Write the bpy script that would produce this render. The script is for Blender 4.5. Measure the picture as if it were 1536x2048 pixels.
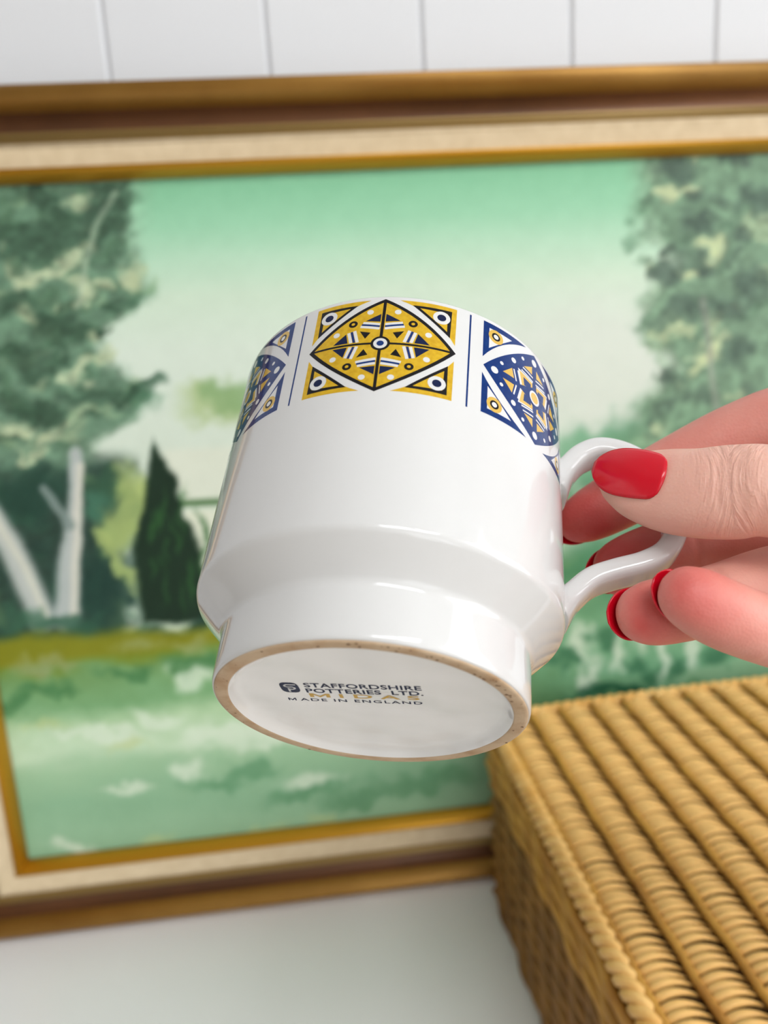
import bpy, bmesh, math, random
import numpy as np
from mathutils import Vector, Matrix

random.seed(4); RNG = np.random.default_rng(11)
for o in list(bpy.data.objects): bpy.data.objects.remove(o)
scene = bpy.context.scene
COL = scene.collection

# ------------------------------------------------------------------ camera, world, lights, exposure
FPX = 1700.0                                   # focal length in photo pixels (1536 x 2048 frame)
CAM = np.array([0.0, -0.56, 1.154])            # camera: table top is z = 0.75, panelled wall is y = 0
W2C = np.array([[0.99146385, -0.11676000, -0.05802188],
                [-0.08298796, -0.22190420, -0.97153051],
                [0.10056060, 0.96805249, -0.22969967]])     # rows: right, down, forward
cd = bpy.data.cameras.new('camera'); cam = bpy.data.objects.new('camera', cd); COL.objects.link(cam)
m = Matrix.Identity(4)
for i in range(3):
    m[i][0] = W2C[0][i]; m[i][1] = -W2C[1][i]; m[i][2] = -W2C[2][i]; m[i][3] = CAM[i]
cam.matrix_world = m
cd.sensor_fit = 'VERTICAL'; cd.sensor_height = 36.0; cd.lens = FPX / 2048 * 36.0
cd.clip_start = 0.01
cd.dof.use_dof = True; cd.dof.focus_distance = 0.186; cd.dof.aperture_fstop = cd.lens / 2.6
scene.camera = cam

world = bpy.data.worlds.new('world'); scene.world = world; world.use_nodes = True
bg = world.node_tree.nodes['Background']; bg.inputs[0].default_value = (0.93, 0.97, 1.0, 1); bg.inputs[1].default_value = 0.80

def area_light(name, loc, target, sx, sy, power, color):
    l = bpy.data.lights.new(name, 'AREA'); l.shape = 'RECTANGLE'; l.size = sx; l.size_y = sy
    l.energy = power; l.color = color
    o = bpy.data.objects.new(name, l); COL.objects.link(o); o.location = loc
    o.rotation_euler = (Vector(target) - Vector(loc)).to_track_quat('-Z', 'Y').to_euler()
    return o
WINY0, WINY1, WINZ0, WINZ1, WALLX = -1.60, -0.40, 0.80, 2.16, 1.40
area_light('window_daylight', (WALLX + 0.10, (WINY0 + WINY1) / 2, (WINZ0 + WINZ1) / 2),
           (0, (WINY0 + WINY1) / 2, (WINZ0 + WINZ1) / 2), WINY1 - WINY0, WINZ1 - WINZ0, 21.0, (0.96, 0.985, 1.0))
SKX0, SKX1, SKY0, SKY1, FRONTY = -0.15, 1.15, -2.15, -1.32, -2.60       # added light for table and box top, built as an unseen ceiling skylight
area_light('added_skylight_fill', ((SKX0 + SKX1) / 2, (SKY0 + SKY1) / 2, 2.64),
           ((SKX0 + SKX1) / 2, (SKY0 + SKY1) / 2, 0), SKX1 - SKX0, SKY1 - SKY0, 38.0, (0.96, 0.985, 1.0))
FWX0, FWX1, FWZ0, FWZ1 = 0.10, 1.20, 0.70, 1.90                          # added fill for the mug base, built as an unseen window behind the photographer
area_light('added_front_fill', ((FWX0 + FWX1) / 2, FRONTY - 0.10, (FWZ0 + FWZ1) / 2),
           ((FWX0 + FWX1) / 2, 0, (FWZ0 + FWZ1) / 2), FWX1 - FWX0, FWZ1 - FWZ0, 8.0, (0.96, 0.985, 1.0))

vs = scene.view_settings
vs.view_transform = 'Standard'; vs.look = 'None'; vs.gamma = 1.0; vs.use_curve_mapping = False
vs.exposure = 0.10

# ------------------------------------------------------------------ helpers
def lin(c):
    c = np.asarray(c, float) / 255.0
    return np.where(c <= 0.04045, c / 12.92, ((c + 0.055) / 1.055) ** 2.4)

def c2w(p):                                    # camera-space metres (x right, y down, z forward) to world
    return (np.asarray(p, float) @ W2C) + CAM

def px2w(px, py, z):                           # a photo pixel at a chosen depth, in camera space
    return np.array([(px - 768) / FPX * z, (py - 1024) / FPX * z, z])

def project(P):
    q = (np.asarray(P) - CAM) @ W2C.T
    return 768 + FPX * q[..., 0] / q[..., 2], 1024 + FPX * q[..., 1] / q[..., 2]

def link(name, mesh, mats=None, parent=None, smooth=True):
    o = bpy.data.objects.new(name, mesh); COL.objects.link(o)
    if mats is not None:
        for mt in (mats if isinstance(mats, (list, tuple)) else [mats]): mesh.materials.append(mt)
    if parent is not None: o.parent = parent
    if smooth and len(mesh.polygons):
        mesh.polygons.foreach_set('use_smooth', [True] * len(mesh.polygons))
    return o

def from_data(name, verts, faces, mats=None, parent=None, smooth=True):
    me = bpy.data.meshes.new(name); me.from_pydata([tuple(v) for v in verts], [], faces); me.update()
    return link(name, me, mats, parent, smooth)

def bm_obj(name, bm, mats=None, parent=None, smooth=False):
    bmesh.ops.recalc_face_normals(bm, faces=bm.faces)
    me = bpy.data.meshes.new(name); bm.to_mesh(me); bm.free()
    return link(name, me, mats, parent, smooth)

def box_bm(lo, hi, bev=0.0, seg=2, bm=None):
    bm = bm or bmesh.new()
    r = bmesh.ops.create_cube(bm, size=1.0)
    c = [(a + b) / 2 for a, b in zip(lo, hi)]; s = [b - a for a, b in zip(lo, hi)]
    for v in r['verts']: v.co = Vector((c[0] + v.co.x * s[0], c[1] + v.co.y * s[1], c[2] + v.co.z * s[2]))
    if bev > 0:
        es = list({e for v in r['verts'] for e in v.link_edges})
        bmesh.ops.bevel(bm, geom=es, offset=bev, segments=seg, affect='EDGES')
    return bm

def box(name, lo, hi, mat, parent=None, bev=0.0, seg=2):
    return bm_obj(name, box_bm(lo, hi, bev, seg), mat, parent)

def tag(o, label, cat, group=None):
    o['label'] = label; o['category'] = cat
    if group: o['group'] = group
    return o

def struct(o):
    o['kind'] = 'structure'; return o

def empty(name, loc=(0, 0, 0)):
    o = bpy.data.objects.new(name, None); COL.objects.link(o); o.location = loc; o.empty_display_size = 0.05
    return o

def catmull(P, n):
    P = np.asarray(P, float); out = []
    Q = np.vstack([2 * P[0] - P[1], P, 2 * P[-1] - P[-2]])
    for i in range(len(P) - 1):
        p0, p1, p2, p3 = Q[i:i + 4]
        for t in np.linspace(0, 1, n, endpoint=False):
            out.append(0.5 * (2 * p1 + (p2 - p0) * t + (2 * p0 - 5 * p1 + 4 * p2 - p3) * t * t + (3 * p1 - p0 - 3 * p2 + p3) * t ** 3))
    out.append(P[-1]); return np.array(out)

def tube(P, r, seg=10, cap=True, ref=(0, 0, 1)):
    P = np.asarray(P, float); n = len(P); r = np.broadcast_to(np.asarray(r, float), (n,))
    T = np.gradient(P, axis=0); T /= np.linalg.norm(T, axis=1)[:, None]
    V = []; F = []; ref = np.asarray(ref, float)
    for i in range(n):
        s = np.cross(T[i], ref); s /= np.linalg.norm(s); q = np.cross(s, T[i])
        for k in range(seg):
            a = 2 * math.pi * k / seg; V.append(P[i] + r[i] * (math.cos(a) * s + math.sin(a) * q))
    for i in range(n - 1):
        for k in range(seg):
            k2 = (k + 1) % seg; F.append((i * seg + k, i * seg + k2, (i + 1) * seg + k2, (i + 1) * seg + k))
    if cap: F += [tuple(range(seg))[::-1], tuple((n - 1) * seg + k for k in range(seg))]
    return V, F

# ---- value noise (numpy) for the painted canvas and for small irregularities
_lat = RNG.random((256, 256))
def vnoise(x, y):
    xi = np.floor(x).astype(int); yi = np.floor(y).astype(int); fx = x - xi; fy = y - yi
    fx = fx * fx * (3 - 2 * fx); fy = fy * fy * (3 - 2 * fy)
    g = lambda a, b: _lat[a % 256, b % 256]
    return (g(xi, yi) * (1 - fx) + g(xi + 1, yi) * fx) * (1 - fy) + (g(xi, yi + 1) * (1 - fx) + g(xi + 1, yi + 1) * fx) * fy
def fbm(x, y, o=4):
    s = 0; a = 0.5
    for k in range(o):
        s = s + a * vnoise(x * 2 ** k + 17.3 * k, y * 2 ** k + 5.1 * k); a *= 0.5
    return s / (1 - 0.5 ** o)

# ---- materials
def mat(name, color, rough=0.5, metal=0.0, spec=0.5, coat=0.0, noise=None, bump=None):
    mt = bpy.data.materials.new(name); mt.use_nodes = True
    nt = mt.node_tree; b = nt.nodes['Principled BSDF']
    b.inputs['Base Color'].default_value = (*color, 1); b.inputs['Roughness'].default_value = rough
    b.inputs['Metallic'].default_value = metal; b.inputs['Specular IOR Level'].default_value = spec
    b.inputs['Coat Weight'].default_value = coat
    tc = nt.nodes.new('ShaderNodeTexCoord')
    if noise:                                   # (scale, second colour, low, high)
        n = nt.nodes.new('ShaderNodeTexNoise'); n.inputs['Scale'].default_value = noise[0]; n.inputs['Detail'].default_value = 5
        nt.links.new(tc.outputs['Object'], n.inputs['Vector'])
        r = nt.nodes.new('ShaderNodeValToRGB'); r.color_ramp.elements[0].position = noise[2]; r.color_ramp.elements[1].position = noise[3]
        r.color_ramp.elements[0].color = (*color, 1); r.color_ramp.elements[1].color = (*noise[1], 1)
        nt.links.new(n.outputs['Fac'], r.inputs['Fac']); nt.links.new(r.outputs['Color'], b.inputs['Base Color'])
    if bump:                                    # (scale, strength, distance)
        n2 = nt.nodes.new('ShaderNodeTexNoise'); n2.inputs['Scale'].default_value = bump[0]; n2.inputs['Detail'].default_value = 4
        nt.links.new(tc.outputs['Object'], n2.inputs['Vector'])
        bp = nt.nodes.new('ShaderNodeBump'); bp.inputs['Strength'].default_value = bump[1]; bp.inputs['Distance'].default_value = bump[2]
        nt.links.new(n2.outputs['Fac'], bp.inputs['Height']); nt.links.new(bp.outputs['Normal'], b.inputs['Normal'])
    return mt

M = {}
M['wall'] = mat('white_board_paint', (0.70, 0.708, 0.73), 0.45, bump=(40, 0.05, 0.001))
M['plain'] = mat('white_plaster', (0.82, 0.81, 0.79), 0.7, bump=(60, 0.05, 0.001))
M['greige'] = mat('greige_wall_paint', (0.34, 0.32, 0.30), 0.7, bump=(60, 0.05, 0.001))
M['floor'] = mat('oak_floor', (0.46, 0.38, 0.30), 0.5, noise=(3, (0.54, 0.46, 0.37), 0.3, 0.7))
M['table'] = mat('white_lacquer', (0.93, 0.93, 0.94), 0.30, bump=(30, 0.03, 0.001))
M['gold'] = mat('antique_gold_leaf', tuple(lin((172, 128, 58))), 0.40, 0.55, noise=(14, tuple(lin((150, 106, 42))), 0.35, 0.7), bump=(60, 0.1, 0.001))
M['brown'] = mat('dark_walnut_groove', tuple(lin((122, 78, 46))), 0.45, 0.15, noise=(10, tuple(lin((92, 58, 34))), 0.3, 0.7))
M['ridge'] = mat('bronze_bead', tuple(lin((150, 122, 70))), 0.4, 0.4)
M['liner'] = mat('cream_linen_liner', tuple(lin((226, 205, 170))), 0.7, noise=(120, tuple(lin((214, 192, 156))), 0.3, 0.7), bump=(900, 0.2, 0.0004))
M['lip'] = mat('bright_gold_lip', tuple(lin((196, 142, 30))), 0.35, 0.55)
M['glaze'] = mat('white_glaze', (0.655, 0.648, 0.64), 0.07, spec=0.55, noise=(30, (0.635, 0.627, 0.617), 0.35, 0.75), bump=(45, 0.05, 0.0008))
M['puddle'] = mat('pooled_white_glaze', (0.90, 0.895, 0.885), 0.04, spec=0.7, bump=(52, 0.7, 0.005))
for nd in M['puddle'].node_tree.nodes:
    if nd.type == 'TEX_NOISE': nd.inputs['Detail'].default_value = 1.0
M['bisque'] = mat('unglazed_bisque', tuple(lin((205, 180, 150))), 0.85, noise=(160, tuple(lin((176, 140, 104))), 0.42, 0.75), bump=(900, 0.3, 0.0003))
M['speck'] = mat('brown_kiln_speck', tuple(lin((120, 86, 58))), 0.8)
M['p_yellow'] = mat('mustard_print', tuple(lin((206, 166, 34))), 0.12, spec=.3, noise=(900, tuple(lin((190, 148, 18))), 0.4, 0.7))
M['p_black'] = mat('black_print', tuple(lin((10, 9, 14))), 0.12, spec=.25)
M['p_navy'] = mat('navy_print', tuple(lin((6, 22, 62))), 0.12, spec=.25)
M['p_blue'] = mat('blue_print', tuple(lin((3, 42, 104))), 0.12, spec=.3, noise=(700, tuple(lin((12, 56, 116))), 0.5, 0.75))
M['p_white'] = mat('bare_glaze_in_print', (0.655, 0.648, 0.64), 0.08)
M['p_ochre'] = mat('ochre_print', tuple(lin((206, 168, 78))), 0.10)
M['nail'] = mat('red_nail_polish', (0.62, 0.002, 0.016), 0.2, spec=0.45)
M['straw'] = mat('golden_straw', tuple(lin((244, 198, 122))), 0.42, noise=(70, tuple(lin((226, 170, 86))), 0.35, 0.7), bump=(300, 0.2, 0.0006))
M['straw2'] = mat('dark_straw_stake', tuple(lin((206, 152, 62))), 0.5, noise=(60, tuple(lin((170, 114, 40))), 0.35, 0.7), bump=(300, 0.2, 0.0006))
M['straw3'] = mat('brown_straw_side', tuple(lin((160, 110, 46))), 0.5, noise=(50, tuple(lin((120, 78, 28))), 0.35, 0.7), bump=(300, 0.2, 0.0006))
M['backing'] = mat('dark_straw_backing', tuple(lin((62, 36, 10))), 0.8)
M['alu'] = mat('white_window_frame', (0.8, 0.8, 0.8), 0.4)

g = bpy.data.materials.new('window_glass'); g.use_nodes = True; nt = g.node_tree; nt.nodes.clear()
out = nt.nodes.new('ShaderNodeOutputMaterial'); mix = nt.nodes.new('ShaderNodeMixShader'); mix.inputs[0].default_value = 0.06
tr = nt.nodes.new('ShaderNodeBsdfTransparent'); gl = nt.nodes.new('ShaderNodeBsdfGlossy'); gl.inputs['Roughness'].default_value = 0.02
nt.links.new(tr.outputs[0], mix.inputs[1]); nt.links.new(gl.outputs[0], mix.inputs[2]); nt.links.new(mix.outputs[0], out.inputs[0]); M['glass'] = g

# ------------------------------------------------------------------ room
TABLE = 0.75
wall = struct(box('wall_back', (-1.30, 0.010, 0.0), (WALLX, 0.06, 2.50), M['plain']))
pitch = 0.0935; x0 = -0.0887
k0 = int(math.floor((-1.30 - x0) / pitch)); k1 = int(math.ceil((WALLX - x0) / pitch))
bm = bmesh.new()
w = pitch; gv = 0.0022; gd = 0.0022
prof = [(0, 0.0095), (0.0, gd), (gv, 0.0), (w - gv, 0.0), (w, gd), (w, 0.0095)]
lo = [bm.verts.new((p[0], p[1], 0.0)) for p in prof]; hi = [bm.verts.new((p[0], p[1], 2.50)) for p in prof]
for i in range(6): bm.faces.new((lo[i], lo[(i + 1) % 6], hi[(i + 1) % 6], hi[i]))
bm.faces.new(lo[::-1]); bm.faces.new(hi)
b0 = bm_obj('board', bm, M['wall'], wall); first = True
for k in range(k0, k1):
    xb = x0 + k * pitch
    if xb < -1.30 or xb + pitch > WALLX: continue
    o = b0 if first else b0.copy()
    if not first: COL.objects.link(o)
    first = False; o.parent = wall; o.location = (xb, 0, 0)
struct(box('floor', (-1.36, -2.6, -0.05), (WALLX + 0.06, 0.06, 0.0), M['floor']))
bm = bmesh.new()
for lo, hi in (((-1.36, FRONTY, 2.5), (SKX0, 0.06, 2.55)), ((SKX1, FRONTY, 2.5), (WALLX + .06, 0.06, 2.55)),
               ((SKX0, FRONTY, 2.5), (SKX1, SKY0, 2.55)), ((SKX0, SKY1, 2.5), (SKX1, 0.06, 2.55))): box_bm(lo, hi, bm=bm)
struct(bm_obj('ceiling', bm, M['plain']))
struct(box('wall_left', (-1.36, -2.6, 0.0), (-1.30, 0.06, 2.50), M['greige']))
bm = bmesh.new()
for lo, hi in (((-1.36, FRONTY - .06, 0), (FWX0, FRONTY, 2.5)), ((FWX1, FRONTY - .06, 0), (WALLX + .06, FRONTY, 2.5)),
               ((FWX0, FRONTY - .06, 0), (FWX1, FRONTY, FWZ0)), ((FWX0, FRONTY - .06, FWZ1), (FWX1, FRONTY, 2.5))): box_bm(lo, hi, bm=bm)
struct(bm_obj('wall_front', bm, M['plain']))
win = struct(empty('added_front_window', ((FWX0 + FWX1) / 2, FRONTY, FWZ0)))  # frame and panes around the added front fill light
def wbox(name, lo, hi, mt):
    o = box(name, lo, hi, mt, None, 0.003); o.parent = win; o.matrix_parent_inverse = Matrix.Translation(-win.location); return o
for c, d in ((FWZ0, FWZ0 + .045), (FWZ1 - .045, FWZ1)): wbox('window_rail', (FWX0, FRONTY - .045, c), (FWX1, FRONTY - .005, d), M['alu'])
xm = (FWX0 + FWX1) / 2
for x in (FWX0, xm - .0225, FWX1 - .045): wbox('window_stile', (x, FRONTY - .045, FWZ0 + .045), (x + .045, FRONTY - .005, FWZ1 - .045), M['alu'])
for a, b in ((FWX0 + .045, xm - .0225), (xm + .0225, FWX1 - .045)): wbox('pane', (a, FRONTY - .026, FWZ0 + .045), (b, FRONTY - .022, FWZ1 - .045), M['glass'])
win = struct(empty('added_skylight', ((SKX0 + SKX1) / 2, (SKY0 + SKY1) / 2, 2.50)))  # frame and panes around the added overhead light
def wbox(name, lo, hi, mt):
    o = box(name, lo, hi, mt, None, 0.003); o.parent = win; o.matrix_parent_inverse = Matrix.Translation(-win.location); return o
for c in (SKY0, SKY1 - .045): wbox('window_rail', (SKX0, c, 2.505), (SKX1, c + .045, 2.545), M['alu'])
xm = (SKX0 + SKX1) / 2
for x in (SKX0, xm - .0225, SKX1 - .045): wbox('window_stile', (x, SKY0 + .045, 2.505), (x + .045, SKY1 - .045, 2.545), M['alu'])
for a, b in ((SKX0 + .045, xm - .0225), (xm + .0225, SKX1 - .045)): wbox('pane', (a, SKY0 + .045, 2.522), (b, SKY1 - .045, 2.526), M['glass'])
bm = bmesh.new()
for lo, hi in (((WALLX, -2.6, 0), (WALLX + .06, WINY0, 2.5)), ((WALLX, WINY1, 0), (WALLX + .06, 0.06, 2.5)),
               ((WALLX, WINY0, 0), (WALLX + .06, WINY1, WINZ0)), ((WALLX, WINY0, WINZ1), (WALLX + .06, WINY1, 2.5))): box_bm(lo, hi, bm=bm)
struct(bm_obj('wall_right', bm, M['plain']))
win = struct(empty('window_1', (WALLX, (WINY0 + WINY1) / 2, WINZ0)))
def wbox(name, lo, hi, mt): 
    o = box(name, lo, hi, mt, None, 0.003); o.parent = win; o.matrix_parent_inverse = Matrix.Translation(-win.location); return o
fx0, fx1 = WALLX + 0.005, WALLX + 0.045
for a, b, c, d in ((WINY0, WINY1, WINZ0, WINZ0 + .045), (WINY0, WINY1, WINZ1 - .045, WINZ1)): wbox('window_rail', (fx0, a, c), (fx1, b, d), M['alu'])
for y in (WINY0, (WINY0 + WINY1) / 2 - .0225, WINY1 - .045): wbox('window_stile', (fx0, y, WINZ0 + .045), (fx1, y + .045, WINZ1 - .045), M['alu'])
ym = (WINY0 + WINY1) / 2
for a, b in ((WINY0 + .045, ym - .0225), (ym + .0225, WINY1 - .045)): wbox('pane', (WALLX + .022, a, WINZ0 + .045), (WALLX + .026, b, WINZ1 - .045), M['glass'])

# ------------------------------------------------------------------ white sideboard that carries picture and box
sb = tag(empty('sideboard', (0.1, -0.22, 0)), 'plain white sideboard whose bare top carries the picture and the woven box', 'sideboard')
def part(name, lo, hi, mt, root, bev=0.002):
    o = box(name, lo, hi, mt, None, bev); o.parent = root; o.matrix_parent_inverse = Matrix.Translation(-root.location); return o
part('top', (-0.75, -0.44, TABLE - 0.028), (0.95, -0.0005, TABLE), M['table'], sb, 0.004)
part('carcass', (-0.72, -0.40, 0.14), (0.92, -0.006, TABLE - 0.028), M['table'], sb)
for i in range(4):
    xa = -0.715 + i * 0.41
    d = part('door', (xa, -0.42, 0.15), (xa + 0.40, -0.4002, TABLE - 0.034), M['table'], sb)
    kn = box('knob', (xa + .35, -.440, .50), (xa + .365, -.4202, .515), M['gold'], None, .004)
    kn.parent = d; kn.matrix_parent_inverse = Matrix.Translation(-sb.location)
for lx in (-0.68, 0.84):
    for ly in (-0.38, -0.06): part('leg', (lx, ly, 0.0), (lx + .04, ly + .04, .14), M['table'], sb, .004)

# ------------------------------------------------------------------ framed landscape
PX0, PX1 = -0.2550, 0.4550                     # outer frame
PZ0, PZ1 = TABLE, 1.154 + 0.1345
FW = 0.0515
def rails(root, name, prof, mts, faces_mat):
    """prof: list of (inset s, depth d) from outside to inside; four mitred rails, each its own mesh"""
    C = [(PX0, PZ0, 1, 1), (PX1, PZ0, -1, 1), (PX1, PZ1, -1, -1), (PX0, PZ1, 1, -1)]
    for i in range(4):
        a, b = C[i], C[(i + 1) % 4]; n = len(prof)
        V = [(a[0] + a[2] * s, -d, a[1] + a[3] * s) for s, d in prof] + [(b[0] + b[2] * s, -d, b[1] + b[3] * s) for s, d in prof]
        F = [(j, (j + 1) % n, n + (j + 1) % n, n + j) for j in range(n)] + [tuple(range(n))[::-1], tuple(range(n, 2 * n))]
        bm = bmesh.new(); vv = [bm.verts.new(v) for v in V]
        for fi, f in enumerate(F):
            fc = bm.faces.new([vv[j] for j in f]); fc.material_index = faces_mat[fi] if fi < len(faces_mat) else 0
            fc.smooth = fi < n - 3
        o = bm_obj(name, bm, mts, None); o.parent = root; o.matrix_parent_inverse = Matrix.Translation(-root.location)
pic = tag(empty('framed_painting', ((PX0 + PX1) / 2, -0.02, PZ0)), 'green landscape painting of trees and a cottage in an antique gold frame', 'painting')
mp = []
for t in np.linspace(0, 1, 13):                # rounded gold outer moulding
    an = math.pi * (0.02 + 0.83 * t); mp.append((0.0085 - 0.0085 * math.cos(an), 0.024 + 0.0125 * math.sin(an)))
mp = [(0.0, 0.0015), (0.0, 0.018)] + mp + [(0.0172, 0.0275), (0.0195, 0.0262), (0.0225, 0.0262), (0.0255, 0.0275), (0.0265, 0.0290), (0.0275, 0.0290), (0.0283, 0.0278),
      (0.0290, 0.0290), (0.0303, 0.0290), (0.0310, 0.0275), (0.0310, 0.0015)]
fm = [0] * (len(mp)); nb = 15
for j in range(nb - 1, nb + 3): fm[j] = 1
for j in range(nb + 3, nb + 9): fm[j] = 2
rails(pic, 'moulding_rail', mp, [M['gold'], M['brown'], M['ridge']], fm)
rails(pic, 'liner_rail', [(0.0312, 0.004), (0.0312, 0.0272), (0.0325, 0.0278), (0.0340, 0.0274), (0.0436, 0.0245), (0.0436, 0.004)], [M['liner']], [0] * 8)
rails(pic, 'gold_lip_rail', [(0.0438, 0.004), (0.0438, 0.0256), (0.0450, 0.0266), (0.0468, 0.0262), (FW, 0.0205), (FW, 0.0172), (0.0470, 0.0172), (0.0470, 0.004)], [M['lip']], [0] * 10)

def paint(px, py):
    """the landscape as flat colour, laid down stroke by stroke; coordinates in picture units"""
    n1 = fbm(px / 60, py / 60); n2 = fbm(px / 24 + 40, py / 24 + 9); n3 = fbm(px / 150 + 3, py / 40 + 70)
    wx = px + 70 * (n1 - .5) + 34 * (n2 - .5); wy = py + 70 * (fbm(px / 60 + 91, py / 60 + 31) - .5) + 30 * (fbm(px / 22 + 51, py / 22 + 1) - .5)
    C = np.zeros(px.shape + (3,))
    hz = py + 0.047 * px                       # follow the canvas's own horizontals
    ks = [300, 400, 470, 540, 610, 720, 900, 1300]
    cs = np.array([(122, 186, 144), (134, 196, 156), (152, 206, 170), (182, 218, 190), (204, 224, 202), (214, 227, 212), (212, 224, 208), (206, 220, 198)], float)
    for i in range(3): C[..., i] = np.interp(hz + 9 * (n3 - .5), ks, cs[:, i])
    def over(mask, col):
        mk = np.clip(mask, 0, 1)[..., None]; C[:] = C * (1 - mk) + np.asarray(col, float) * mk
    def sst(x, a, b): t = np.clip((x - a) / (b - a), 0, 1); return t * t * (3 - 2 * t)
    def blob(x, y, rx, ry, col, al=1.0, ang=0.0, warp=1.0, soft=.6):
        X = px + (wx - px) * warp - x; Y = py + (wy - py) * warp - y; c, s = math.cos(ang), math.sin(ang)
        d = np.hypot((c * X + s * Y) / rx, (-s * X + c * Y) / ry); over(al * (1 - sst(d, 1 - soft, 1 + soft * .6)), col)
    def line(pts, w, col, al=1.0, soft=.5):
        d = np.full(px.shape, 1e9); X = px + .12 * (wx - px); Y = py + .12 * (wy - py); W = np.broadcast_to(np.asarray(w, float), (len(pts),))
        for i in range(len(pts) - 1):
            (ax, ay), (bx, by) = pts[i], pts[i + 1]; dx, dy = bx - ax, by - ay
            t = np.clip(((X - ax) * dx + (Y - ay) * dy) / (dx * dx + dy * dy), 0, 1)
            d = np.minimum(d, np.hypot(X - ax - t * dx, Y - ay - t * dy) / (W[i] * (1 - t) + W[i + 1] * t))
        over(al * (1 - sst(d, 1 - soft, 1 + soft)), col)
    rnd = random.Random(8)
    # cloud warmth, far hills, cottage
    blob(1180, 730, 240, 150, (216, 220, 210), .6)
    blob(430, 810, 80, 38, (168, 190, 130), .8); blob(465, 800, 60, 30, (120, 160, 105), .6)
    over(sst(hz, 905, 925) * (1 - sst(hz, 1010, 1030)) * sst(px, 300, 345) * (1 - sst(px - .5 * (hz - 915), 560, 580)), (220, 226, 208))
    over(sst(hz, 1012, 1022) * (1 - sst(hz, 1026, 1036)) * sst(px, 330, 360) * (1 - sst(px, 620, 635)), (90, 125, 80))
    over(sst(hz, 1034, 1044) * (1 - sst(hz, 1130, 1180)) * sst(px, 350, 380) * (1 - sst(px, 596, 606)), (222, 226, 205))
    for x, y in ((450, 1045), (540, 1040)): over((abs(px - x) < 16) * (abs(py - y) < 20) * .8, (96, 104, 92))
    over(sst(hz, 1130, 1200) * sst(px, 380, 460), (96, 140, 92))
    for _ in range(46):
        x = rnd.uniform(600, 1200); blob(x, 985 - .047 * (x - 700) + rnd.uniform(-26, 34), rnd.uniform(26, 60), rnd.uniform(16, 32), rnd.choice([(112, 156, 120), (96, 142, 104), (140, 176, 130), (84, 126, 94)]), .75)
    for _ in range(40):
        x = rnd.uniform(420, 1150); blob(x, rnd.uniform(1130, 1290), rnd.uniform(40, 90), rnd.uniform(10, 24), rnd.choice([(120, 160, 100), (150, 182, 120), (92, 140, 92), (176, 200, 150)]), .6, -.06)
    # right hills and right tree
    blob(1290, 880, 190, 62, (112, 165, 132), .9, -.25); blob(1180, 905, 120, 40, (126, 178, 140), .8, -.3)
    blob(1500, 1000, 330, 190, (72, 128, 92), .95)
    # the right-hand tree crown
    edge = np.interp(py, [260, 320, 420, 470, 520, 600, 680, 740, 800, 900], [1270, 1268, 1262, 1290, 1350, 1285, 1300, 1330, 1270, 1210])
    over(.94 * sst(wx - edge, -30, 42) * (1 - sst(py, 880, 960)), (106, 150, 116))
    for _ in range(170):
        x = rnd.uniform(1270, 2000); y = rnd.uniform(290, 900); t = rnd.random()
        col = (70, 96, 82) if t < .34 else (86, 128, 98) if t < .62 else (138, 178, 138) if t < .86 else (196, 208, 156)
        blob(x, y, rnd.uniform(12, 36), rnd.uniform(8, 19), col, rnd.uniform(.4, .85), rnd.uniform(-.9, .1))
    for x, y, r in ((1370, 375, 30), (1325, 398, 26), (1425, 498, 26), (1408, 700, 26), (1430, 690, 24), (1370, 540, 20), (1385, 725, 22)): blob(x, y, r, r * .7, (198, 211, 160), .9)
    for x, y, r in ((1340, 330, 40), (1386, 392, 24), (1395, 450, 32), (1330, 545, 30), (1450, 610, 46), (1375, 620, 34), (1328, 750, 26), (1500, 560, 36), (1490, 700, 40), (1520, 400, 36)): blob(x, y, r, r * .8, (70, 98, 84), .8)
    line([(1405, 600), (1420, 700), (1440, 860)], 7, (150, 150, 142), .5)
    # land below the tree: pale water strokes and banks
    blob(1330, 1150, 260, 90, (70, 130, 92), .95); blob(1300, 1290, 320, 110, (120, 172, 132), .95)
    for x, y in ((1165, 1290), (1222, 1290), (1268, 1245), (1320, 1310), (1400, 1300), (1180, 1350)): blob(x, y, 15, 52, (212, 226, 204), .8, .1)
    for x, y in ((1200, 1265), (1255, 1320), (1290, 1350), (1360, 1330), (1140, 1330), (1450, 1310)): blob(x, y, 26, 22, (58, 112, 78), .8)
    blob(1480, 1345, 170, 22, (150, 190, 150), .7, -.13); blob(1230, 1388, 90, 16, (30, 84, 58), .8)
    # left tree: shade, crown, highlights
    over(.96 * sst(1315 - hz, 0, 40) * sst(hz, 900, 950) * (1 - sst(wx, 235, 300)), (30, 66, 52))
    edge = np.interp(py, [330, 380, 470, 520, 590, 640, 690, 760, 790, 830, 880, 940], [235, 240, 255, 265, 305, 250, 205, 250, 320, 280, 215, 170])
    over(.95 * sst(edge - wx, -22, 34) * (1 - sst(py, 900, 990)), (92, 140, 108))
    for _ in range(230):
        x = rnd.uniform(-140, 300); y = rnd.uniform(375, 910); t = rnd.random()
        if x > np.interp(y, [380, 470, 590, 690, 790, 880], [240, 250, 290, 195, 300, 200]): continue
        col = (48, 88, 62) if t < .42 else (74, 120, 86) if t < .72 else (136, 172, 128) if t < .9 else (190, 202, 156)
        blob(x, y, rnd.uniform(12, 38), rnd.uniform(7, 17), col, rnd.uniform(.4, .85), rnd.uniform(-.6, .3))
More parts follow.
